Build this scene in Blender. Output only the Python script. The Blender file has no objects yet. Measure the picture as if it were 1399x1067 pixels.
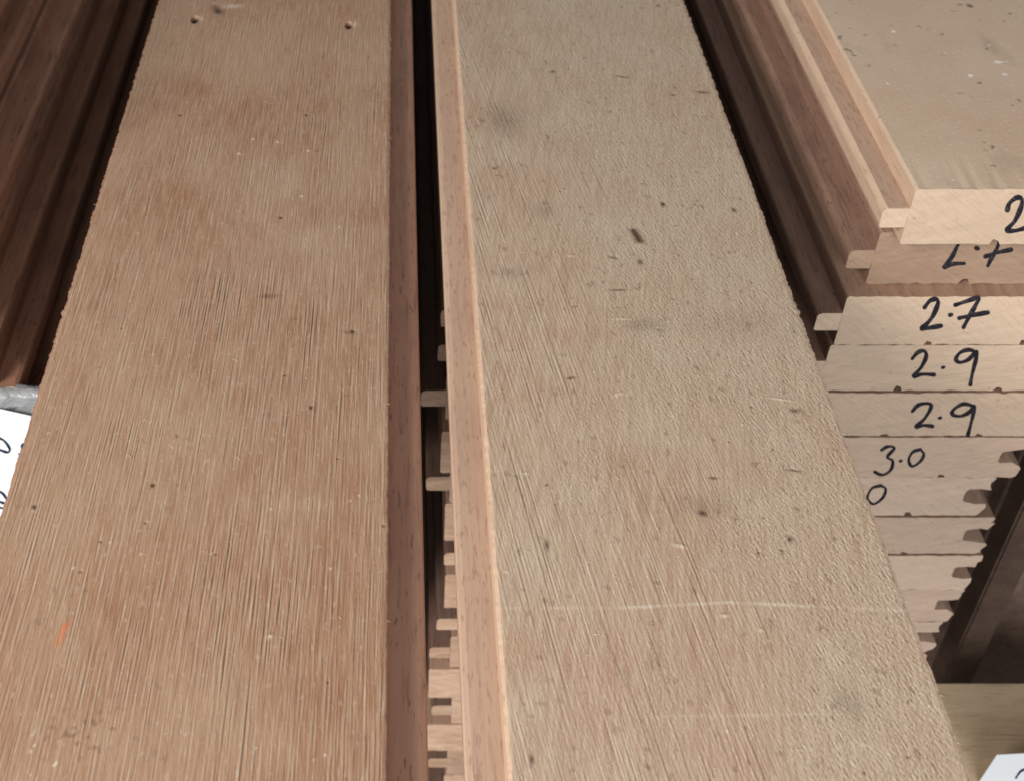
import bpy, math, random
import numpy as np
from mathutils import Vector
S = bpy.context.scene
C = S.collection
R = math.radians
MM = 0.001
CAMZ = 0.85

# ------------------------------------------------------------ camera
F, TH = 1800.0, math.atan(1583/1800.0)
CT, ST = math.cos(TH), math.sin(TH)
cam = bpy.data.cameras.new('camera'); co = bpy.data.objects.new('camera', cam); C.objects.link(co)
co.location = (0, 0, CAMZ); co.rotation_euler = (math.pi/2 - TH, 0, 0)
cam.sensor_width = 36; cam.sensor_fit = 'HORIZONTAL'; cam.lens = F/1399*36
cam.shift_x = (699.5-545)/1399
cam.clip_start = 0.01; cam.clip_end = 50
cam.dof.use_dof = True; cam.dof.focus_distance = 0.325; cam.dof.aperture_fstop = 36
S.camera = co

# ------------------------------------------------------------ light
w = bpy.data.worlds.new('World'); S.world = w; w.use_nodes = True
bg = w.node_tree.nodes['Background']; bg.inputs[0].default_value = (0.78, 0.88, 1.0, 1); bg.inputs[1].default_value = 0.17
def area(name, loc, target, size, power, col, sy=None):
    l = bpy.data.lights.new(name, 'AREA'); l.energy = power; l.color = col; l.size = size
    if sy: l.shape = 'RECTANGLE'; l.size_y = sy
    o = bpy.data.objects.new(name, l); C.objects.link(o); o.location = loc
    o.rotation_euler = (Vector(target)-Vector(loc)).to_track_quat('-Z', 'Y').to_euler()
    return o
area('doorway_light', (-0.72, -0.42, 1.18), (0.05, 0.28, 0.6), 0.45, 16.5, (1.0, 0.965, 0.93))
area('front_light', (0.12, -0.85, 1.00), (0.08, 0.34, 0.45), 0.6, 11.0, (0.94, 0.97, 1.0))
S.view_settings.view_transform = 'Standard'; S.view_settings.look = 'None'
S.view_settings.exposure = 0.0; S.view_settings.gamma = 1.0

# ------------------------------------------------------------ helpers
def plane_pt(px, py, d):
    """point of the vertical plane y = d seen at photo pixel (px, py)"""
    r = (py-533.5)/F
    zc = d/(CT - r*ST)
    return Vector(((px-545)*zc/F, d, CAMZ - zc*(ST + r*CT)))
def top_pt(px, py, h):
    r = (py-533.5)/F
    zc = h/(ST + r*CT)
    return ((px-545)*zc/F, zc*(CT - r*ST))

def tag(o, label=None, cat=None, group=None, kind=None):
    if label: o['label'] = label
    if cat: o['category'] = cat
    if group: o['group'] = group
    if kind: o['kind'] = kind
    return o
def mesh_obj(name, verts, faces, mats, parent=None, loc=(0,0,0), rz=0.0, midx=None, smooth=False):
    me = bpy.data.meshes.new(name)
    me.from_pydata(verts, [], faces)
    for m in mats: me.materials.append(m)
    if midx is not None: me.polygons.foreach_set('material_index', midx)
    if smooth: me.polygons.foreach_set('use_smooth', [True]*len(me.polygons))
    me.update()
    o = bpy.data.objects.new(name, me); C.objects.link(o)
    o.location = loc; o.rotation_euler = (0, 0, rz)
    if parent: o.parent = parent
    return o

# ------------------------------------------------------------ materials
class NT:
    def __init__(s, name, rough=0.8, spec=0.2):
        s.m = bpy.data.materials.new(name); s.m.use_nodes = True
        s.t = s.m.node_tree; s.b = s.t.nodes['Principled BSDF']
        s.b.inputs['Roughness'].default_value = rough
        s.b.inputs['Specular IOR Level'].default_value = spec
        s.tc = s.t.nodes.new('ShaderNodeTexCoord'); s.oi = s.t.nodes.new('ShaderNodeObjectInfo')
    def n(s, typ, **k):
        x = s.t.nodes.new(typ)
        for a, b in k.items(): setattr(x, a, b)
        return x
    def L(s, a, b): s.t.links.new(a, b)
    def coords(s, scale=(1,1,1), rot=(0,0,0), seed=True):
        m = s.n('ShaderNodeMapping'); m.inputs['Scale'].default_value = scale; m.inputs['Rotation'].default_value = rot
        r = s.n('ShaderNodeMapping'); r.inputs['Rotation'].default_value = rot
        if any(rot):
            s.L(s.tc.outputs['Object'], r.inputs['Vector']); s.L(r.outputs[0], m.inputs['Vector']); m.inputs['Rotation'].default_value = (0,0,0)
        else: s.L(s.tc.outputs['Object'], m.inputs['Vector'])
        if not seed: return m.outputs[0]
        a = s.n('ShaderNodeVectorMath', operation='ADD')
        c = s.n('ShaderNodeMath', operation='MULTIPLY'); s.L(s.oi.outputs['Random'], c.inputs[0]); c.inputs[1].default_value = 57.0
        s.L(m.outputs[0], a.inputs[0]); s.L(c.outputs[0], a.inputs[1])
        return a.outputs[0]
    def noise(s, vec, scale=1.0, detail=3, rough=0.55, dist=0.0):
        x = s.n('ShaderNodeTexNoise'); s.L(vec, x.inputs['Vector'])
        x.inputs['Scale'].default_value = scale; x.inputs['Detail'].default_value = detail
        x.inputs['Roughness'].default_value = rough; x.inputs['Distortion'].default_value = dist
        return x.outputs['Fac']
    def ramp(s, fac, lo, hi, a=0.0, b=1.0):
        x = s.n('ShaderNodeMapRange'); s.L(fac, x.inputs['Value'])
        for i, v in zip((1,2,3,4), (lo, hi, a, b)): x.inputs[i].default_value = v
        return x.outputs[0]
    def mix(s, fac, a, b):
        x = s.n('ShaderNodeMix', data_type='RGBA')
        for i, v in ((0, fac), (6, a), (7, b)):
            if isinstance(v, (int, float)): x.inputs[i].default_value = v
            elif isinstance(v, tuple): x.inputs[i].default_value = (*v, 1)
            else: s.L(v, x.inputs[i])
        return x.outputs[2]
    def mul(s, a, b):
        x = s.n('ShaderNodeMath', operation='MULTIPLY')
        for i, v in ((0, a), (1, b)):
            if isinstance(v, (int, float)): x.inputs[i].default_value = v
            else: s.L(v, x.inputs[i])
        return x.outputs[0]
    def attr(s, name):
        x = s.n('ShaderNodeAttribute'); x.attribute_name = name; return x.outputs['Fac']
    def bump(s, h, dist, strength=1.0, prev=None):
        x = s.n('ShaderNodeBump'); s.L(h, x.inputs['Height'])
        x.inputs['Distance'].default_value = dist; x.inputs['Strength'].default_value = strength
        if prev is not None: s.L(prev, x.inputs['Normal'])
        s.L(x.outputs[0], s.b.inputs['Normal']); return x.outputs[0]
    def col(s, c): s.L(c, s.b.inputs['Base Color'])

def mat_sawn(name, c_red, c_grey, c_pale, ang):
    """rough sawn face: masks come from the mesh (tone, pore, pale, paint), the rest is noise"""
    k = NT(name, 0.85, 0.12)
    c = k.mix(k.attr('tone'), c_red, c_grey)
    f = k.noise(k.coords((1400, 90, 1400), (0,0,ang)), 1, 3)
    c = k.mix(k.ramp(f, .35, .75, 0, .55), c, c_pale)
    sp = k.noise(k.coords((700, 420, 700)), 1, 2)
    c = k.mix(k.ramp(sp, .62, .75, 0, .3), c, (0.60, 0.50, 0.38))
    sd = k.noise(k.coords((380, 300, 380)), 1, 3)
    c = k.mix(k.ramp(sd, .64, .75, 0, .28), c, (0.13, 0.085, 0.055))
    c = k.mix(k.attr('pale'), c, (0.66, 0.56, 0.43))
    c = k.mix(k.attr('pore'), c, (0.085, 0.045, 0.028))
    c = k.mix(k.attr('paint'), c, (0.72, 0.17, 0.05))
    k.col(c)
    n1 = k.noise(k.coords((2600, 420, 2600), (0,0,ang)), 1, 3)
    k.bump(n1, 0.00016, 0.7)
    return k.m
def mat_planed(name, a, b, dark, rough=0.6, bump=0.00018, fl=.62):
    k = NT(name, rough, 0.25)
    n = k.noise(k.coords((160, 7, 160)), 1, 4, .6)
    c = k.mix(k.ramp(n, .3, .7), a, b)
    n2 = k.noise(k.coords((900, 60, 900)), 1, 2)
    c = k.mix(k.ramp(n2, .55, .75, 0, .65), c, dark)
    n6 = k.noise(k.coords((1300, 240, 1300)), 1, 2)
    c = k.mix(k.ramp(n6, fl, fl+.08, 0, .75), c, dark)
    n3 = k.noise(k.coords((60, 25, 60)), 1, 3)
    c = k.mix(k.ramp(n3, .5, .8, 0, .5), c, dark)
    k.col(c); k.bump(n2, bump, 0.7)
    return k.m
def mat_end(name, a, b, line, ang=-38):
    k = NT(name, 0.85, 0.12)
    n0 = k.noise(k.coords((25, 25, 40)), 1, 3)
    c = k.mix(k.ramp(n0, .3, .7), a, b)
    n = k.noise(k.coords((110, 300, 1500), (0, R(ang), 0)), 1, 3, .6)
    c = k.mix(k.ramp(n, .42, .72, 0, .45), c, line)
    rg = k.noise(k.coords((18, 60, 330), (0, R(ang*-.4), 0)), 1, 4, .6, .6)
    c = k.mix(k.ramp(rg, .45, .7, 0, .3), c, line)
    n2 = k.noise(k.coords((120, 300, 420), (0, R(12), 0)), 1, 3, .6)
    c = k.mix(k.ramp(n2, .5, .72, 0, .35), c, tuple(min(.85, x*1.15) for x in b))
    n3 = k.noise(k.coords((700, 300, 700)), 1, 2)
    c = k.mix(k.ramp(n3, .66, .74, 0, .35), c, (0.2, 0.12, 0.08))
    v = k.n('ShaderNodeHueSaturation'); k.L(k.ramp(k.oi.outputs['Random'], 0, 1, .86, 1.08), v.inputs['Value']); k.L(c, v.inputs['Color'])
    k.col(v.outputs[0]); k.bump(n, 0.00025, 0.8)
    return k.m
def mat_dusty(name):
    k = NT(name, 0.85, 0.1)
    n = k.noise(k.coords((28, 20, 28)), 1, 4, .6)
    c = k.mix(k.ramp(n, .35, .65), (0.59,0.42,0.29), (0.63,0.475,0.34))
    n4 = k.noise(k.coords((900, 700, 900)), 1, 2)
    c = k.mix(k.ramp(n4, .58, .72, 0, .6), c, (0.66,0.58,0.45))
    n5 = k.noise(k.coords((230, 200, 230)), 1, 2)
    c = k.mix(k.ramp(n5, .68, .76, 0, .8), c, (0.16,0.11,0.08))
    n7 = k.noise(k.coords((55, 30, 55)), 1, 3)
    c = k.mix(k.ramp(n7, .60, .78, 0, .45), c, (0.29,0.23,0.17))
    n6 = k.noise(k.coords((170, 170, 170)), 1, 1)
    c = k.mix(k.ramp(n6, .76, .79, 0, .9), c, (0.85,0.80,0.70))
    k.col(c); k.bump(n4, 0.00012, 0.7)
    return k.m
def mat_flat(name, c, rough=0.6, spec=0.3):
    k = NT(name, rough, spec)
    n = k.noise(k.coords((300,300,300)), 1, 2)
    k.col(k.mix(k.ramp(n, .3, .7), c, tuple(x*0.8 for x in c)))
    return k.m

M_left  = mat_sawn('sawn_face_reddish', (0.295,0.148,0.082), (0.365,0.228,0.142), (0.53,0.355,0.235), 0)
M_right = mat_sawn('sawn_face_greyish', (0.41,0.255,0.165), (0.455,0.340,0.235), (0.64,0.515,0.375), R(8))
M_edge  = mat_planed('machined_edge_pink', (0.45,0.30,0.21), (0.50,0.345,0.245), (0.34,0.21,0.145), fl=.58)
M_edged = mat_planed('machined_edge_dark', (0.40,0.205,0.13), (0.47,0.26,0.17), (0.21,0.10,0.065))
M_edge_shade = mat_planed('machined_edge_shaded', (0.25,0.145,0.10), (0.32,0.19,0.13), (0.11,0.06,0.045))  # edge wood darkened in its colour for the shade beside the upper right stack
M_slot_shade  = mat_planed('slot_side_shaded', (0.13,0.075,0.055), (0.18,0.105,0.075), (0.06,0.035,0.025))  # unlit depth of the slot, put into the colour of the board sides
M_light = mat_planed('fresh_cut_edge', (0.61,0.42,0.29), (0.66,0.48,0.34), (0.46,0.29,0.195))
M_end   = mat_end('end_grain', (0.64,0.48,0.345), (0.70,0.51,0.365), (0.47,0.34,0.235))
M_ende  = mat_end('end_grain_flat_ring', (0.64,0.48,0.345), (0.69,0.505,0.36), (0.46,0.33,0.23), 14)
M_endb  = mat_end('end_grain_browned_shaded', (0.31,0.205,0.14), (0.37,0.25,0.17), (0.24,0.155,0.10), -30)  # dirtier brown end, its colour also carrying the shade under the top board
M_endp  = mat_end('end_grain_pink', (0.72,0.54,0.40), (0.76,0.55,0.41), (0.52,0.38,0.28))
M_endq  = mat_end('end_grain_pinker', (0.72,0.525,0.39), (0.76,0.54,0.395), (0.50,0.36,0.26), 20)
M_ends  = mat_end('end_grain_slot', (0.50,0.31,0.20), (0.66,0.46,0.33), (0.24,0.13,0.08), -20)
M_topb  = mat_planed('tan_top', (0.33,0.20,0.13), (0.38,0.235,0.155), (0.20,0.12,0.08), .8)
M_topg  = mat_dusty('dusty_top_face')
M_brown = mat_planed('red_brown_wood', (0.29,0.135,0.08), (0.38,0.19,0.115), (0.13,0.06,0.035))
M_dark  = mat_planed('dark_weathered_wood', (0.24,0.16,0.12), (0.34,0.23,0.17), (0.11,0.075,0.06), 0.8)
M_beam  = mat_planed('tan_beam_wood', (0.33,0.25,0.16), (0.42,0.33,0.22), (0.17,0.12,0.08), 0.8)
def mat_ink():
    k = NT('black_marker_ink', 0.6, 0.25)
    n = k.noise(k.coords((500, 300, 2200), (0, R(-38), 0)), 1, 3, .6)
    k.col(k.mix(k.ramp(n, .50, .78, 0, .8), (0.012,0.011,0.018), (0.13,0.10,0.085)))
    return k.m
M_ink   = mat_ink()
M_blue  = mat_flat('navy_pen_ink', (0.01,0.03,0.07), 0.5)
M_paper = mat_flat('white_paper', (0.88,0.89,0.90), 0.6)
for nd in M_paper.node_tree.nodes:
    if nd.type == 'MAP_RANGE': nd.inputs[4].default_value = 0.12; nd.inputs[3].default_value = 0.0
M_fibre = mat_flat('loose_fibre', (0.62,0.50,0.36), 0.8, 0.1)
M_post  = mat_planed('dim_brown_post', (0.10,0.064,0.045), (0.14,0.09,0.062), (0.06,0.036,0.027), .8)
M_floor = mat_flat('concrete_floor', (0.16,0.15,0.14), 0.9, 0.1)

# ------------------------------------------------------------ board geometry
T = 20.0   # thickness in mm
def profile(wd, t=T, rnd=0.8, relief=True, rng=None, rl=None):
    """closed body outline (x, z, tag) in mm; wall that carries the tongue at x=0, grooved edge at x=wd; z from the underside"""
    j = (lambda a: rng.uniform(-a*1.7, a*1.7)) if rng else (lambda a: 0.0)
    rl = rl or rnd
    P = [(0.0, 13.2, 'L'), (0.0, t-rl*1.1, 'L'), (rl*.45, t-rl*.4, 'T'), (rl, t, 'T'),
         (wd-rnd, t, 'T'), (wd-rnd*.3, t-rnd*.3, 'R'), (wd, t-rnd, 'R')]
    if rng:   # torn lip
        P += [(wd-j(.6)-.8, 17.0, 'R'), (wd+j(.9), 16.0+j(.5), 'R')]
    P += [(wd-.3+j(.9), 13.9+j(.4), 'R'), (wd-4, 13.6+j(.5), 'R'), (wd-8.2, 13.4+j(.3), 'R'), (wd-9, 12.6, 'R'), (wd-9, 8.2, 'R'), (wd-8.2, 7.4, 'R'), (wd-4, 7.0+j(.5), 'R'), (wd-.6+j(.8), 6.3+j(.5), 'R')]
    if rng: P += [(wd+.2+j(.6), 4.8, 'R'), (wd-.6+j(.6), 3.0+j(.5), 'R')]
    P += [(wd-1.2+j(.6), rnd, 'R'), (wd-2.4, 0, 'B')]
    if relief:
        for q in (wd*2/3, wd/3):
            q += j(2); sc = 1+j(.35)
            P += [(q+1.7+j(.5), 0, 'B'), (q+1.1, 1.4*sc, 'B'), (q-.6, 1.7*sc+j(.3), 'B'), (q-1.5+j(.5), 0, 'B')]
    P += [(rnd, 0, 'B'), (0, rnd*.6, 'L'), (0, 6.2, 'L')]
    return P   # clockwise seen from -Y
def tongue_profile(tg):
    return [(0, 6.2), (-tg+.7, 6.2), (-tg+.1, 6.6), (-tg, 7.4), (-tg, 11.4), (-tg+.4, 12.5), (-tg+1.5, 13.1), (0, 13.2)]

def loft(name, P, ys, sgn, mats, midx, jit, rng, parent, end=2, straight=None):
    V = []; n = len(P); Fc = []; mi = []
    for i, y in enumerate(ys):
        for p in (P if (i < 2 or straight is None) else straight):
            jx, jz = (rng.uniform(-jit, jit), rng.uniform(-jit, jit)) if i == 0 else (0, 0)
            V.append((sgn*(p[0]+jx)*MM, y, (p[1]+jz)*MM))
    for i in range(len(ys)-1):
        for k in range(n):
            a, b = i*n+k, i*n+(k+1) % n
            Fc.append((a, b, b+n, a+n) if sgn < 0 else (a, a+n, b+n, b)); mi.append(midx(k))
    Fc.append(tuple(range(n)) if sgn > 0 else tuple(range(n-1, -1, -1))); mi.append(end)
    return mesh_obj(name, V, Fc, mats, parent, midx=mi)
def empty(name, loc, rz):
    o = bpy.data.objects.new(name, None); C.objects.link(o); o.empty_display_size = .02
    o.location = loc; o.rotation_euler = (0, 0, rz); return o
def stack_board(name, X, h, d, wd, label, cat='board', group=None, mats=None, mirror=False, length=2.3, rz=0.0, seed=1, tongue=8.0):
    """board with its front end at y=d, its top h mm below the camera, body starting at X (mm). mats: side, top, end"""
    rng = random.Random(seed)
    sgn = -1 if mirror else 1
    root = empty(name, (X*MM, d, CAMZ - (h+T)*MM), rz)
    P = []; ST_ = []
    P0 = profile(wd, rng=rng)
    for i, p in enumerate(P0):   # finer outline: torn saw edge on top, bottom and groove
        q = P0[(i+1) % len(P0)]; P.append(p); ST_.append((p[0], p[1]))
        L = math.hypot(q[0]-p[0], q[1]-p[1])
        m = int(L/2.2) if p[0] > 0 or q[0] > 0 else 0
        for k in range(1, m):
            t = k/m; a = .20 if L > 10 else .25
            ST_.append((p[0]+(q[0]-p[0])*t, p[1]+(q[1]-p[1])*t))
            P.append((p[0]+(q[0]-p[0])*t+(0 if L > 10 else rng.uniform(-a, a)), p[1]+(q[1]-p[1])*t-abs(rng.gauss(0, a))*(1 if p[2]=='T' and L > 10 else -1 if p[2]=='B' else 0), p[2]))
    n = len(P)
    ys = [0, 0.0010, 0.02, 0.1, 0.3, 0.8, length]
    def mid(k): return 1 if (P[k][2] == 'T' and P[(k+1) % n][2] in 'TR') else 0
    Pc = [(p[0], p[1]) for p in P]
    body = loft('body', Pc, ys, sgn, list(mats), mid, .08, rng, root, straight=ST_)
    # straighten the rows behind the torn front
    if tongue > 3: loft('tongue', tongue_profile(tongue), ys, sgn, [M_edge if mats[0] is M_light else mats[0], M_light, mats[2]], lambda k: 1 if (k in (3,4,5) and mats[0] is M_light) else 0, .12, rng, root)
    tag(root, label, cat, group)
    return root, body

def gn(ny, nx, dy, dx, sl, sw, ang, seed, hp=0):
    rs = np.random.RandomState(seed)
    W = np.fft.rfft2(rs.randn(ny, nx))
    fy = np.fft.fftfreq(ny, dy)[:, None]; fx = np.fft.rfftfreq(nx, dx)[None, :]
    ca, sa = math.cos(ang), math.sin(ang)
    fl = fy*ca + fx*sa; fw = fx*ca - fy*sa
    W = W*np.exp(-0.5*((2*np.pi*fl*sl)**2 + (2*np.pi*fw*sw)**2))
    if hp: W = W*(1-np.exp(-0.5*(2*np.pi*fw*hp)**2))
    r = np.fft.irfft2(W, s=(ny, nx)); r -= r.mean(); return r/r.std()
def sstep(x, a, b):
    t = np.clip((x-a)/(b-a), 0, 1); return t*t*(3-2*t)

def sawn_board(name, X0, wd, htop, rz, mats, mirror, fields, label, tongue, rl=.5):
    """foreground board. X0 = world X (mm) of the edge that carries the tongue; x runs away from it.  the sawn face is real relief"""
    dx, dy = 0.15, 0.30
    y0, y1 = 122.0, 545.0
    ny = int((y1-y0)/dy); ys = y0 + dy*np.arange(ny)
    nx = int(wd/dx); xs = np.linspace(rl, wd-.5, nx)
    P = profile(wd, rnd=0.5, relief=False, rl=rl)
    side = P[5:]+P[:3]
    sx = np.array([p[0] for p in side]); sz = np.array([p[1] for p in side])
    ns = len(side)
    yall = np.concatenate([[110, 115, 119], ys, [560, 700, 1100, 1700, 2500]])
    NY = len(yall); n = nx+ns
    Xw = np.zeros((NY, n)); Z = np.zeros((NY, n))
    sgn = -1 if mirror else 1
    XX, YY = np.meshgrid(xs, ys)
    wx = X0 + sgn*XX        # world X in mm
    hgt, masks = fields(wx, YY, ny, nx, dy, dx, sgn)
    edge = sstep(XX, rl, rl+.5)*sstep(wd-.5-XX, 0, .5)
    hgt = (hgt+.12)*edge - .12
    eL = .05*gn(ny, 8, dy, 1, 1.0, .1, 0, 5)[:, 0] + .035*gn(ny, 8, dy, 1, .4, .1, 0, 6)[:, 0]
    eR = .10*gn(ny, 8, dy, 1, .9, .1, 0, 7)[:, 0] + .10*gn(ny, 8, dy, 1, .4, .1, 0, 8)[:, 0]
    a, b = 3, 3+ny
    Xw[:, :nx] = xs; Z[:, :nx] = T
    Xw[a:b, :nx] += eL[:, None]*(1-sstep(XX, 0, 2)) + eR[:, None]*sstep(XX, wd-2, wd)
    Z[a:b, :nx] += hgt
    Xw[:, nx:] = sx; Z[:, nx:] = sz
    for k in range(ns):
        if sz[k] > T-1: Xw[a:b, nx+k] += (eL if sx[k] < wd/2 else eR)
        elif sx[k] > wd-1: Xw[a:b, nx+k] += eR*.7
    V = np.stack([sgn*Xw*MM, np.repeat(yall[:, None], n, 1)*MM, Z*MM], -1).reshape(-1, 3)
    i = np.arange(NY-1)[:, None]*n; k = np.arange(n)[None, :]
    q = np.stack([i+k, i+n+k, i+n+(k+1) % n, i+(k+1) % n], -1).reshape(-1, 4)
    if sgn < 0: q = q[:, ::-1]
    me = bpy.data.meshes.new(name)
    me.vertices.add(len(V)); me.vertices.foreach_set('co', V.astype(np.float32).ravel())
    me.loops.add(q.size); me.loops.foreach_set('vertex_index', q.astype(np.int32).ravel())
    me.polygons.add(len(q)); me.polygons.foreach_set('loop_start', np.arange(0, q.size, 4, dtype=np.int32))
    for m in mats: me.materials.append(m)
    mi = np.ones(n, int)
    mi[:nx-1] = 0
    tg = list(range(nx, n))
    for kk in range(ns):      # the wall above the tongue: fresh cut
        if side[kk][2] == 'L' and sz[kk] > 13.1: mi[nx+kk] = 2
    mi[n-1] = 2; mi[nx-1] = 1
    me.polygons.foreach_set('material_index', np.tile(mi, NY-1).astype(np.int32))
    sm = np.zeros(n, bool); sm[:nx-1] = True
    me.polygons.foreach_set('use_smooth', np.tile(sm, NY-1))
    me.update(calc_edges=True); me.validate()
    for nm, arr in masks.items():
        at = me.attributes.new(nm, 'FLOAT', 'POINT')
        full = np.zeros((NY, n), np.float32)
        if nm == 'tone': full[:] = .5
        full[a:b, :nx] = np.clip(arr, 0, 1)
        at.data.foreach_set('value', full.ravel())
    root = empty(name, (X0*MM, 0, CAMZ-(htop+T)*MM), rz)
    me.name = 'body'
    o = bpy.data.objects.new('body', me); C.objects.link(o); o.parent = root
    rng = random.Random(5)
    TP = tongue_profile(tongue)
    loft('tongue', TP, [v*MM for v in (110, 200, 400, 700, 1300, 2500)], sgn, [mats[1], M_light], lambda k: 1 if (k in (1,2,3,4) and rl > .8) else 0, 0, rng, root, end=0)
    tag(root, label, 'board')
    return o, dict(xs=xs, ys=ys, h=hgt, sgn=sgn, X0=X0, wd=wd)

H = 227.0   # top of the two foreground boards below the camera (mm)
def blob(wx, YY, px, py, rx, ry, H=H, ang=0):
    x, y = top_pt(px, py, H)
    u, v = wx-x, YY-y
    c, s = math.cos(ang), math.sin(ang)
    return np.exp(-(((u*c+v*s)/rx)**2 + ((v*c-u*s)/ry)**2))
def seg(wx, YY, p, q, wdt, H=H):
    a = np.array(top_pt(*p, H)); b = np.array(top_pt(*q, H)); ab = b-a
    t = np.clip(((wx-a[0])*ab[0] + (YY-a[1])*ab[1])/(ab@ab), 0, 1)
    return np.exp(-((wx-a[0]-t*ab[0])**2 + (YY-a[1]-t*ab[1])**2)/wdt**2)

def fields_left(wx, YY, ny, nx, dy, dx, sgn):
    an = R(.5)*sgn
    a = gn(ny, nx, dy, dx, 14, .13, an, 11, .32); b = gn(ny, nx, dy, dx, 4, .13, an, 12, .30)
    c = gn(ny, nx, dy, dx, 1.0, .13, an, 13, .35); d = gn(ny, nx, dy, dx, 30, 1.0, an, 14)
    e = gn(ny, nx, dy, dx, 14, 9, 0, 15); amp = .7+.3*gn(ny, nx, dy, dx, 12, 8, 0, 16).clip(-1.5, 2)
    h = amp*(.020*a + .024*b + .015*c) + .006*d
    gro = np.clip(-.75*a-.75*b-.9, 0, 2); h -= .035*gro*amp
    h += .02*e
    tone = .55 + .20*e + .10*gn(ny, nx, dy, dx, 60, 2.0, an, 17) + .09*gn(ny, nx, dy, dx, 5, 3, 0, 18)
    for (px, py, rx, ry, k) in ((350,70,22,22,.35),(470,60,18,20,.25),(260,120,14,7,-.55),(330,150,26,9,-.4),(370,190,10,8,-.35),
                                (440,190,14,12,-.3),(400,250,10,10,.3),(250,260,10,12,-.25),(500,290,18,9,-.35),(440,330,8,9,.35),
                                (270,300,14,10,-.25),(410,410,10,14,.4),(230,600,8,6,.35),(120,620,8,10,-.2),(400,690,8,6,.3),
                                (60,740,8,8,.2),(530,600,3,8,.3),(180,1000,10,9,.3),(330,1000,12,9,.25)):
        tone += k*blob(wx, YY, px, py, rx, ry)
    pore = .38*sstep(gro, .0, 1.6)*(.4+.6*sstep(gn(ny, nx, dy, dx, 6, 2, 0, 19), -.8, 1.2))
    pale = .36*sstep(.7*a+.7*b, .2, 2.4) + .30*sstep(c, 1.6, 3)
    pale += .10*(blob(wx,YY,400,250,4,8)+blob(wx,YY,420,330,4,6)+.8*blob(wx,YY,430,690,14,3)+blob(wx,YY,525,590,1.2,5))*(1+.6*a).clip(0,2)
    rs = np.random.RandomState(3)
    for i in range(34):
        px, py = rs.uniform(0, 540), rs.uniform(0, 1067)
        g = blob(wx, YY, px, py, rs.uniform(.18,.4), rs.uniform(.2,.5), ang=rs.uniform(0,3))
        if i % 3: pale += .6*g; h += .12*g
        else: pore += .7*g; h -= .25*g
    for (px, py, r_) in ((270,27,1.5),(480,35,1.4)):          # nail holes
        g = blob(wx, YY, px, py, r_, r_*2.2); pore += 1.3*sstep(g, .35, .6); h -= 2.2*sstep(g, .3, .6)
        pale += .6*np.clip(blob(wx,YY,px+8,py-1,1.0,2.6)-g, 0, 1)
    pore += .9*blob(wx,YY,302,14,1.8,4.2,ang=.4); h -= .6*blob(wx,YY,302,14,1.2,2.4)
    pale += .6*blob(wx,YY,322,9,3.6,1.6,ang=.1)+.5*blob(wx,YY,297,5,1,1)
    for (px, py) in ((250,157),(422,157),(387,297),(428,555),(212,661),(50,690),(485,452)):
        g = blob(wx, YY, px, py, .5, .7); pore += g; h -= .4*g
    pore += .55*(blob(wx,YY,480,455,2.0,.7,ang=-.3)+blob(wx,YY,370,405,2.6,1.0))
    for (px, py) in ((425,206),(383,194),(416,268),(372,868),(350,190),(330,210)):
        g = blob(wx, YY, px, py, .6, .5, ang=.6); pale += .6*g; h += .25*g
    pore += .5*blob(wx,YY,436,207,1.0,.5)
    sc = gn(ny, nx, dy, dx, .5, .5, 0, 21)
    pore += .5*blob(wx,YY,230,598,7,5)*sstep(sc, .9, 1.8); pale += .7*blob(wx,YY,245,605,6,5)*sstep(sc, -3, -1.6)*(sc<-2.1)
    pore += .45*blob(wx,YY,120,1000,10,8)*sstep(sc, 1.0, 1.9); pale += .7*blob(wx,YY,60,1040,14,6)*(sc<-2.2)
    paint = (seg(wx,YY,(80,878),(92,855),.9)+.6*seg(wx,YY,(92,855),(104,845),.6))*(.34+.28*a).clip(0,.8)
    return h, dict(tone=tone, pore=pore, pale=pale, paint=paint)

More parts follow.
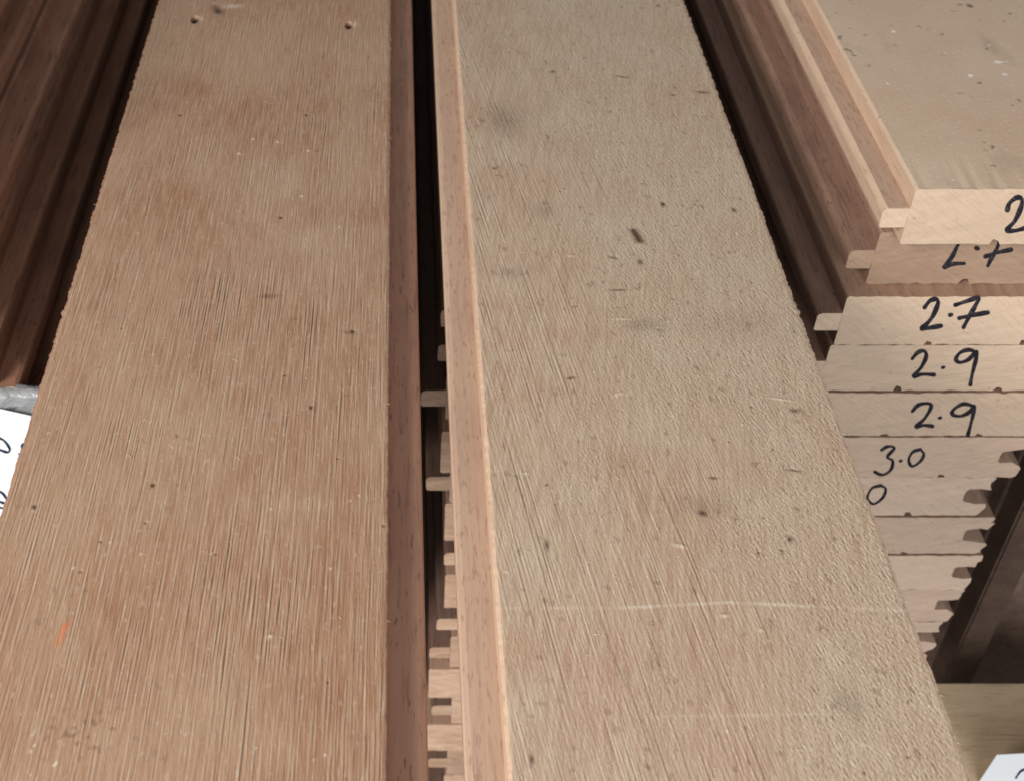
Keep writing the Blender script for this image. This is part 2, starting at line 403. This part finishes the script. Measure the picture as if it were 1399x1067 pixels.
def fields_right(wx, YY, ny, nx, dy, dx, sgn):
    an = R(-8)*sgn
    u = (wx-21)/91.0
    fz = sstep(u + .25*(YY-300)/250 + .10*gn(ny, nx, dy, dx, 12, 8, 0, 40), .18, .62)       # fuzzy, cross-torn part
    a = gn(ny, nx, dy, dx, 9, .14, an, 31, .34); b = gn(ny, nx, dy, dx, 3.0, .14, an*1.15, 32, .34)
    s1 = gn(ny, nx, dy, dx, .8, .13, R(-14)*sgn, 33, .32); s2 = gn(ny, nx, dy, dx, .34, .14, R(-38)*sgn, 34, .32)
    d = gn(ny, nx, dy, dx, 25, 1.2, an*1.4, 35); e = gn(ny, nx, dy, dx, 12, 10, 0, 36)
    e2 = gn(ny, nx, dy, dx, 6, 5, 0, 37); c = gn(ny, nx, dy, dx, .20, .13, 0, 38, .4)
    grain = .015*a + .018*b + .012*c + .005*d; gro = np.clip(-a-1.0, 0, 2)*(1-fz*.8); grain -= .025*gro
    fuzz = .013*s1 + .014*s2 + .014*c + .007*a
    h = grain*(1-fz) + fuzz*fz + .02*e
    tone = .40 + .34*fz + .12*e + .13*e2 + .06*d
    for (px, py, rx, ry, k) in ((690,160,9,14,.5),(700,210,12,8,.3),(670,70,8,10,-.25),(680,250,12,14,-.45),(770,240,16,10,-.15),(700,310,12,12,-.3),
                                (760,460,16,4,-.6),(700,470,8,3,-.5),(880,450,7,5,.4),(860,590,14,7,.3),(1020,640,14,6,-.3),(940,730,12,6,-.35),
                                (980,560,10,8,-.2),(1160,950,8,9,.5),(1000,900,22,10,-.3),(780,860,18,14,-.2),(1000,820,20,6,-.2),(700,660,8,10,.15)):
        tone += k*blob(wx, YY, px, py, rx, ry)
    dirt = gn(ny, nx, dy, dx, .7, .5, R(-20), 41)
    pore = .46*sstep(gro, .0, 1.5) + .50*fz*sstep(-.7*s1-.8*c, .5, 2.4) + .10*sstep(c, .8, 2.5) + .28*sstep(dirt, 1.5, 2.8)
    smudge = blob(wx,YY,690,165,7,12)+.9*blob(wx,YY,880,445,5,3)+.8*blob(wx,YY,697,372,3.4,2.6)+.7*blob(wx,YY,745,290,3,4)+.8*blob(wx,YY,1160,960,3,5)+.7*blob(wx,YY,960,690,6,4)+.4*blob(wx,YY,1000,440,12,6)+.5*blob(wx,YY,1130,340,12,5)
    pore += .33*smudge*(1+.35*s1).clip(0, 2)
    pale = .42*sstep((.7*a+.7*b)*(1-fz)+.9*s1*fz, .3, 2.5) + .65*sstep(.8*s2*fz+c*.8, .5, 2.5)
    rs = np.random.RandomState(8)
    for i in range(45):
        px, py = rs.uniform(620, 1330), rs.uniform(0, 1067)
        g = blob(wx, YY, px, py, rs.uniform(.18,.4), rs.uniform(.2,.5), ang=rs.uniform(0,3))
        if i % 3: pale += .6*g; h += .12*g
        else: pore += .75*g; h -= .25*g
    g = seg(wx,YY,(865,318),(873,332),1.3)                      # bark fleck
    pore += .95*g; h += .5*g
    for (px, py, ax, ay, an_) in ((875,358,.8,.8,0),(906,280,.7,.9,0),(1003,287,.8,.7,0),(755,98,1.0,.5,.2),(900,8,.8,.6,0),(748,743,.5,1.0,0),(727,1036,.5,.8,0),
                                 (960,126,2.4,.5,-.1),(920,130,.9,.4,0),(975,652,1.1,.3,0),(1085,642,1.7,.25,-.2),(1085,560,1.2,.5,0),(780,516,1.2,.35,.3),(960,700,1.1,.5,-.6),(1080,735,.7,.6,0),(850,105,2.2,.35,-.3),
                                 (838,352,1.4,.35,-.5),(845,396,2.4,.25,0),(676,230,.8,.4,0)):
        g = blob(wx, YY, px, py, ax, ay*1.6, ang=an_); pore += .8*g; h -= .15*g
    for (px, py, ax, ay, an_) in ((845,538,1.9,.6,.5),(930,745,1.8,.7,-.4),(850,436,3,.3,0),(780,350,1.4,.4,0),(1040,860,.6,.6,0),(718,646,.8,.5,0),(1065,545,3.5,.35,-.2),(990,840,1.2,.5,0)):
        g = blob(wx, YY, px, py, ax*.8, ay*.8, ang=an_); pale += .55*g; h += .18*g
    for (p0, p1, w_) in (((652,455),(672,560),.30),((672,560),(718,690),.28),((718,690),(775,830),.26),((652,430),(668,500),.25),((676,470),(700,600),.22),
                         ((700,600),(742,730),.22),((740,640),(800,800),.2),((800,800),(850,920),.2),((690,760),(740,900),.22),((690,900),(760,1067),.22),((830,880),(900,1030),.2),((672,410),(690,480),.2)):
        g = seg(wx, YY, p0, p1, w_)*(.6+.4*b).clip(0, 1.2); pore += .26*g; h -= .03*g
    brk = (.6+.2*gn(ny, nx, dy, dx, 1.5, 1.5, 0, 45)).clip(0, 1.2)
    sc = .85*seg(wx,YY,(850,830),(1000,822),.42)+.85*seg(wx,YY,(1000,822),(1240,834),.42)+.35*seg(wx,YY,(690,830),(850,830),.35)+.45*seg(wx,YY,(890,978),(1150,975),.35)
    pale += sc*brk; h += .03*sc*brk
    return h, dict(tone=tone, pore=pore, pale=pale, paint=np.zeros_like(h))

left, info_l = sawn_board('sawn_board', -2.1, 91.4, H, R(0.12), (M_left, M_edged, M_edged), True, fields_left,
    'wide reddish sawn board with two nail holes and a small orange mark, left of slot', 8.4)
right, info_r = sawn_board('sawn_board', 21.4, 90.6, H, R(0.0), (M_right, M_edge, M_light), False, fields_right,
    'greyish fuzzy sawn board with a pale scratch line across it, right of the slot', 8.0, rl=.85)

def fibres(parent, info, n_top, n_edge, seed):
    rs = random.Random(seed); V = []; Fc = []
    xs, ys, h, sgn, wd = info['xs'], info['ys'], info['h'], info['sgn'], info['wd']
    def whisk(x, y, z, ang, ln, up, bend, wdt):
        base = len(V); m = 4
        for i in range(m+1):
            t = i/m; a = ang+bend*t
            cx, cy = x+math.cos(a)*ln*t, y+math.sin(a)*ln*t; cz = z+up*math.sin(t*2.2)
            ww = wdt*(1-.7*t)/2
            nx_, ny_ = -math.sin(a)*ww, math.cos(a)*ww
            V.append((sgn*(cx+nx_)*MM, (cy+ny_)*MM, cz*MM)); V.append((sgn*(cx-nx_)*MM, (cy-ny_)*MM, cz*MM)); V.append((sgn*cx*MM, cy*MM, (cz+ww*1.4)*MM))
            if i < m:
                for p, q in ((0,1),(1,2),(2,0)): Fc.append((base+3*i+p, base+3*i+q, base+3*i+3+q, base+3*i+3+p))
    for _ in range(n_top):
        i = int(rs.random()**1.3*(len(ys)-40))+5; k = rs.randrange(5, len(xs)-5)
        ang = math.pi/2+rs.uniform(-.9, .9)+(math.pi if rs.random() < .5 else 0)
        whisk(xs[k], ys[i], T+h[i, k]+.02, ang, rs.uniform(.4, 1.5), rs.uniform(.05,.28), rs.uniform(-.9,.9), rs.uniform(.05,.12))
    for _ in range(n_edge):
        i = rs.randrange(5, len(ys)-5); sd = rs.random() < .4
        x = .3 if sd else wd-.3; ang = (math.pi if sd else 0)+rs.uniform(-1.2, 1.2)
        whisk(x, ys[i], T-.25, ang, rs.uniform(.35, .9)*(1 if rs.random() < .9 else 1.7), rs.uniform(-.2,.25), rs.uniform(-1,1), rs.uniform(.06,.13))
    o = mesh_obj('loose_fibres', V, Fc, [M_fibre], parent); o['kind'] = 'stuff'
fibres(left, info_l, 500, 60, 1)
fibres(right, info_r, 1600, 150, 2)

# ------------------------------------------------------------ handwriting
def catmull(pts, m=6):
    P = [pts[0]]+list(pts)+[pts[-1]]; out = []
    for i in range(1, len(P)-2):
        for j in range(m):
            t = j/m; a = []
            for c in range(2):
                p0, p1, p2, p3 = P[i-1][c], P[i][c], P[i+1][c], P[i+2][c]
                a.append(.5*((2*p1)+(-p0+p2)*t+(2*p0-5*p1+4*p2-p3)*t*t+(-p0+3*p1-3*p2+p3)*t**3))
            out.append(tuple(a))
    out.append(tuple(pts[-1])); return out
def writing(name, parent, strokes, d, px_w, mat, seed=0):
    """strokes in photo pixels on the vertical face y=d -> flat pen strokes 0.1 mm proud of it"""
    rs = random.Random(seed); V = []; Fc = []
    pl = parent.matrix_basis.inverted() if parent else None
    import mathutils
    base_o = parent.parent or parent
    M = mathutils.Matrix.Translation(base_o.location) @ base_o.rotation_euler.to_matrix().to_4x4()
    Mi = M.inverted()
    for st in strokes:
        pts = catmull(st, 7) if len(st) > 2 else [st[0], ((st[0][0]+st[1][0])/2, (st[0][1]+st[1][1])/2), st[1]]
        n = len(pts)
        # taper at both ends with a rounded cap
        ext = []
        for i, p in enumerate(pts):
            q = pts[min(i+1, n-1)]; o = pts[max(i-1, 0)]
            t = Vector((q[0]-o[0], q[1]-o[1])); t = t.normalized() if t.length > 1e-6 else Vector((1, 0))
            wv = px_w*(.92+.16*math.sin(i*.45+seed))*.5
            ext.append((p, t, wv))
        first, last = ext[0], ext[-1]
        full = []
        for k in (1.0, .8, .45): full.append(((first[0][0]-first[1].x*first[2]*k, first[0][1]-first[1].y*first[2]*k), first[1], first[2]*math.sqrt(max(0.02, 1-k*k))))
        full += ext
        for k in (.45, .8, 1.0): full.append(((last[0][0]+last[1].x*last[2]*k, last[0][1]+last[1].y*last[2]*k), last[1], last[2]*math.sqrt(max(0.02, 1-k*k))))
        base = len(V)
        for (p, t, wv) in full:
            for sg, dd in ((1, -.00006), (0, -.00014), (-1, -.00006)):
                V.append(Mi @ plane_pt(p[0]-t.y*wv*sg, p[1]+t.x*wv*sg, d+dd))
        for i in range(len(full)-1):
            a = base+3*i
            Fc += [(a, a+1, a+4, a+3), (a+1, a+2, a+5, a+4)]
    return mesh_obj(name, [tuple(v) for v in V], Fc, [mat], parent)
def Z7(pts): return [(1080+x/3.138, 300+y/3.138) for x, y in pts]
def Z7b(pts): return [(1120+x/5.014, 220+y/5.014) for x, y in pts]
def Z8(pts): return [(1100+x/2.19, 580+y/2.19) for x, y in pts]
def Z2(pts): return [(x/4.104, 500+y/4.104) for x, y in pts]
def Z8b(pts): return pts

# ------------------------------------------------------------ right-hand stack with written lengths
wood = (M_edge, M_topg, M_end); GR = 'boards stacked end-on at the right with lengths written on their ends'
rows = [ # X of body, top h, front d, label
 (154.0, 214.0, .334, 'topmost board of the right-hand stack, grey dusty top face, 2 cut by the frame'),
 (150.0, 234.0, .3405, 'browned board second from top at the right, its 2.7 half covered'),
 (142.5, 254.0, .334, 'board with 2.7 in full on its end, third from top at the right'),
 (141.6, 274.4, .3345, 'upper of the two boards with 2.9 written on the end, in the right stack'),
 (139.0, 294.8, .334, 'lower of the two boards with 2.9 on the end, above the 3.0 board'),
 (131.5, 315.1, .3338, 'board with 3.0 written on its end, under the two 2.9 boards'),
 (124.5, 335.5, .3345, 'board just under the 3.0 board, only a written 0 showing beside the sawn board'),
 (131.0, 355.9, .334, 'second board below the 3.0 board, blank pale end with torn right edge'),
 (132.5, 376.3, .3335, 'third board below the 3.0 board, blank end with rounded torn right corner'),
 (131.0, 396.5, .334, 'fourth board below the 3.0 board, narrow blank pinkish end showing'),
 (128.0, 417.0, .3345, 'fifth board below the 3.0 board, small pink corner showing at its end'),
 (127.0, 437.4, .334, 'lowest visible board of the right stack, hidden almost wholly by the greyish sawn board'),
]
rb = []
for i, (X, h, d, lab) in enumerate(rows):
    wd = 89.5 + (random.Random(i).uniform(-1, 1))
    mats = wood if i else (M_light, M_topg, M_end)
    mats = (M_light, M_topg, M_end) if i == 0 else (M_edge_shade, M_topb, [M_end, M_ende][i % 2])
    if i == 1: mats = (M_edge_shade, M_topb, M_endb)
    if i == 2: mats = (M_edge_shade, M_topb, M_end)
    if i > 4: mats = (M_edge, M_topb, [M_endp, M_endq][i % 2])
    o, ob = stack_board('board', X, h, d, wd, lab, 'board', GR, mats, seed=20+i)
    rb.append((ob, d))
two27 = Z7([(575,378),(598,350),(625,343),(632,362),(612,412),(585,448),(562,470),(600,465),(645,457)])
writing('handwriting', rb[0][0], [Z7b([(1285,338),(1300,292),(1350,254),(1385,268),(1375,330),(1335,415),(1283,475),(1340,480),(1410,462)])], .334, 7.0, M_ink, 1)
writing('handwriting', rb[1][0], [Z7([(735,70),(712,122),(690,165),(656,208),(690,193),(745,190)]), Z7([(797,124),(803,126)]),
        Z7([(905,70),(885,125),(860,170),(846,200)]), Z7([(836,160),(880,145),(945,131)])], .3405, 6.2, M_ink, 2)
writing('handwriting', rb[2][0], [two27, Z7([(684,411),(690,409)]), Z7([(707,368),(760,350),(806,338),(792,372),(765,420),(742,463)]), Z7([(724,424),(780,412),(846,400)])], .334, 6.6, M_ink, 3)
writing('handwriting', rb[3][0], [Z7([(522,598),(545,572),(572,564),(582,588),(560,635),(528,672),(565,664),(615,666)]), Z7([(652,636),(657,634)]),
        Z7([(800,572),(765,560),(728,572),(709,600),(728,614),(765,600),(798,566),(795,600),(780,660),(771,708)])], .3345, 5.8, M_ink, 4)
writing('handwriting', rb[4][0], [Z7([(522,822),(548,795),(588,788),(603,803),(575,852),(538,888),(572,881),(608,885)]), Z7([(637,851),(643,849)]),
        Z7([(785,800),(742,790),(702,812),(694,834),(728,842),(765,826),(788,797),(784,830),(772,880),(760,925)])], .334, 5.4, M_ink, 5)
writing('handwriting', rb[5][0], [Z8([(228,76),(248,65),(267,70),(246,96),(262,108),(256,135),(232,150),(208,141)]), Z8([(284,109),(287,108)]),
        Z8([(345,74),(322,82),(310,105),(320,124),(342,112),(355,90),(345,73)])], .3338, 4.4, M_ink, 6)
writing('handwriting', rb[6][0], [Z8([(228,182),(200,190),(186,220),(205,237),(232,218),(241,192),(224,181)])], .3345, 4.2, M_ink, 7)

# ------------------------------------------------------------ stack under the right sawn board (seen in the slot)
GR2 = 'boards stacked under the two sawn boards, seen in the dark slot between them'
tips = [(13.2,247,.327),(12.8,267,.334),(7.4,287,.334),(13.6,307,.328),(9.8,328,.334),(16,348,.3335),(17.2,368.5,.334),(17,388.5,.3345),(15,406.5,.333),(12.4,426,.334),
        (11.5,446,.333),(14,466,.334),(11,486,.3335),(13,506,.334),(12,526,.334)]
what = ['shadowed', 'shadowed', 'protruding', 'recessed', 'protruding', 'narrow', 'narrow', 'narrow', 'lit', 'lit', 'pale', 'pale', 'pale', 'pale', 'pale']
ordn = ['topmost','second','third','fourth','fifth','sixth','seventh','eighth','ninth','tenth','eleventh','twelfth','thirteenth','fourteenth','fifteenth']
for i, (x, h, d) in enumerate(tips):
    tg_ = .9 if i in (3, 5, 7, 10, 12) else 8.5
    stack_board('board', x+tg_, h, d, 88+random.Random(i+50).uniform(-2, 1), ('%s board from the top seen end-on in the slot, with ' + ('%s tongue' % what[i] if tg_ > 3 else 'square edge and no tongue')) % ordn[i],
                'board', GR2, (M_slot_shade, M_topb, M_ends), seed=60+i, tongue=tg_)
# stack under the left sawn board
for i in range(14):
    x = -2.5 if i == 0 else -4+random.Random(i+9).uniform(-2, 1.5)
    first = i == 0
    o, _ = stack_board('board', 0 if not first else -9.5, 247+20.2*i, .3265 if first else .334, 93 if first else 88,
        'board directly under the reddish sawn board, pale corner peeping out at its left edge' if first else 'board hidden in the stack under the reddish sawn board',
        'board', 'boards stacked under the reddish sawn board', (M_slot_shade, M_topb, M_end), mirror=True, rz=R(-1.1) if first else 0, seed=90+i, tongue=0.6 if first else 6)
    if not first: o.location.x = (x-6)*MM

# ------------------------------------------------------------ left dark pack
brown = (M_brown, M_brown, M_end)
for i in range(15):
    h = 187+20*i
    r_ = random.Random(i+200)
    xr = -139 + r_.uniform(-5, 4)
    if i == 5: xr = -137
    if i > 5: xr = -134
    o, _ = stack_board('board', xr, h, .336 if i < 6 else .334, 92, '%s board from the top of the dark red-brown pack at the left' %
        (['topmost','second','third','fourth','fifth','sixth','seventh','eighth','ninth','tenth','eleventh','twelfth','thirteenth','fourteenth','lowest'][i]),
        'board', 'red-brown boards of the pack at the left', brown, mirror=True, seed=200+i)

# plastic film folded over the pack end, and the paper label
kf = NT('plastic_film', 0.25, 0.6)
kf.b.inputs['Base Color'].default_value = (0.42,0.43,0.43,1); kf.b.inputs['Alpha'].default_value = 0.75
nf = kf.noise(kf.coords((160,160,260)), 1, 3); kf.bump(nf, .002, .8)
film_c = kf.ramp(nf, .35, .65, .45, .85); kf.L(film_c, kf.b.inputs['Alpha'])
V = []; Fc = []; nxx, nzz = 50, 22
rs = random.Random(4)
for j in range(nzz+1):
    for i in range(nxx+1):
        x = -.245 + .135*i/nxx
        tt = j/nzz
        top = plane_pt(0, 531+.28*max(0, 545+x*3850-0) , .334).z if False else None
        zt = CAMZ-.2935 - .035*(x+.142)
        z = zt - tt*.030
        y = .3325 - .0006*math.sin(x*310+2*tt) - .0004*math.sin(x*790+tt*9) - .0003*math.sin(tt*14+x*150)
        if j == 0: y += .004
        V.append((x, y, z))
for j in range(nzz):
    for i in range(nxx):
        a = j*(nxx+1)+i; Fc.append((a, a+nxx+1, a+nxx+2, a+1))
film = mesh_obj('plastic_film', V, Fc, [kf.m], None, smooth=True)
m = film.modifiers.new('thick', 'SOLIDIFY'); m.thickness = .00015
tag(film, 'crumpled grey translucent plastic strip over the top of the white label at the left', 'plastic film')
def sheet(name, corners, thick, mat, parent=None, curl=0.0, nu=16, nv=12):
    V = []; Fc = []
    c = [Vector(p) for p in corners]
    nrm = (c[1]-c[0]).cross(c[3]-c[0]).normalized()
    for s_ in (0, 1):
        for j in range(nv+1):
            for i in range(nu+1):
                u, v = i/nu, j/nv
                p = c[0]*(1-u)*(1-v)+c[1]*u*(1-v)+c[2]*u*v+c[3]*(1-u)*v
                p = p + nrm*(s_*thick + curl*math.sin(u*3.1)*math.sin(v*2.3))
                V.append(tuple(p))
    N = (nu+1)*(nv+1)
    for j in range(nv):
        for i in range(nu):
            a = j*(nu+1)+i; Fc.append((a, a+1, a+nu+2, a+nu+1)); Fc.append((N+a, N+a+nu+1, N+a+nu+2, N+a+1))
    rim = [i for i in range(nu+1)]+[j*(nu+1)+nu for j in range(1, nv+1)]+[nv*(nu+1)+i for i in range(nu-1, -1, -1)]+[j*(nu+1) for j in range(nv-1, 0, -1)]
    for k in range(len(rim)):
        a, b = rim[k], rim[(k+1) % len(rim)]; Fc.append((a, N+a, N+b, b))
    return mesh_obj(name, V, Fc, [mat], parent)
P = lambda x, y, d: tuple(plane_pt(x, y, d))
lab = sheet('paper_label', [P(-400,470,.3302), P(100,581,.3302), P(85,840,.3302), P(-400,800,.3302)], .00015, M_paper)
tag(lab, 'white paper label with navy handwriting at the left edge, under the plastic strip', 'label')
writing('handwriting', lab, [Z2([(-60,470),(-50,400),(0,405),(30,425),(54,462),(45,482),(15,475),(-40,452)]), Z2([(160,430),(128,437),(125,458),(143,478),(138,498),(108,492)]),
    Z2([(-60,690),(0,703),(32,735),(45,772),(32,796),(0,792),(-50,770)]), Z2([(-40,745),(0,760),(22,768)]), Z2([(84,676),(68,692),(64,724)])], .3302, 3.6, M_blue, 9)

# ------------------------------------------------------------ right: dark recess, post, beam, paper
def box(name, x0, x1, y0, y1, z0, z1, mat, seed=0, parent=None, bev=.001):
    cx, cy = (x0+x1)/2, (y0+y1)/2
    import bmesh
    bm = bmesh.new(); bmesh.ops.create_cube(bm, size=1)
    for v in bm.verts: v.co = Vector((v.co.x*(x1-x0), v.co.y*(y1-y0), (v.co.z+.5)*(z1-z0)))
    bmesh.ops.bevel(bm, geom=bm.edges[:], offset=bev, segments=2, affect='EDGES')
    me = bpy.data.meshes.new(name); bm.to_mesh(me); bm.free(); me.materials.append(mat)
    o = bpy.data.objects.new(name, me); C.objects.link(o); o.location = (cx, cy, z0)
    if parent: o.parent = parent
    return o
M_beamx = mat_planed('tan_beam_cross', (0.52,0.385,0.24), (0.60,0.46,0.30), (0.32,0.23,0.145), 0.8)
for nd in M_beamx.node_tree.nodes:
    if nd.type == 'MAPPING':
        s_ = nd.inputs['Scale'].default_value; nd.inputs['Scale'].default_value = (s_[1], s_[0], s_[2])
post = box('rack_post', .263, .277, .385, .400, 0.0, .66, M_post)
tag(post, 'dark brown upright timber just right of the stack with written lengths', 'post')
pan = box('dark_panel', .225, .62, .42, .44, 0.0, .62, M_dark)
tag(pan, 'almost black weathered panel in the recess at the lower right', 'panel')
beam = box('rack_beam', .226, .60, .300, .350, .300, CAMZ-.478, M_beamx)
tag(beam, 'tan crosswise timber beam at the lower right corner, out of focus', 'beam')
pl = sheet('paper_label', [P(1362,1031,.2994), P(1560,1020,.2994), P(1560,1200,.2994), P(1290,1140,.2994)], .00015, M_paper)
tag(pl, 'white paper label at the bottom right corner, fixed to the tan beam', 'label')
writing('handwriting', pl, [[(1388,1062),(1396,1052),(1408,1050)], [(1378,1085),(1400,1075),(1420,1080)]], .2994, 3.5, M_blue, 4)

# ------------------------------------------------------------ floor
fl = mesh_obj('floor', [(-6,-6,0),(6,-6,0),(6,6,0),(-6,6,0)], [(0,1,2,3)], [M_floor]); fl['kind'] = 'structure'
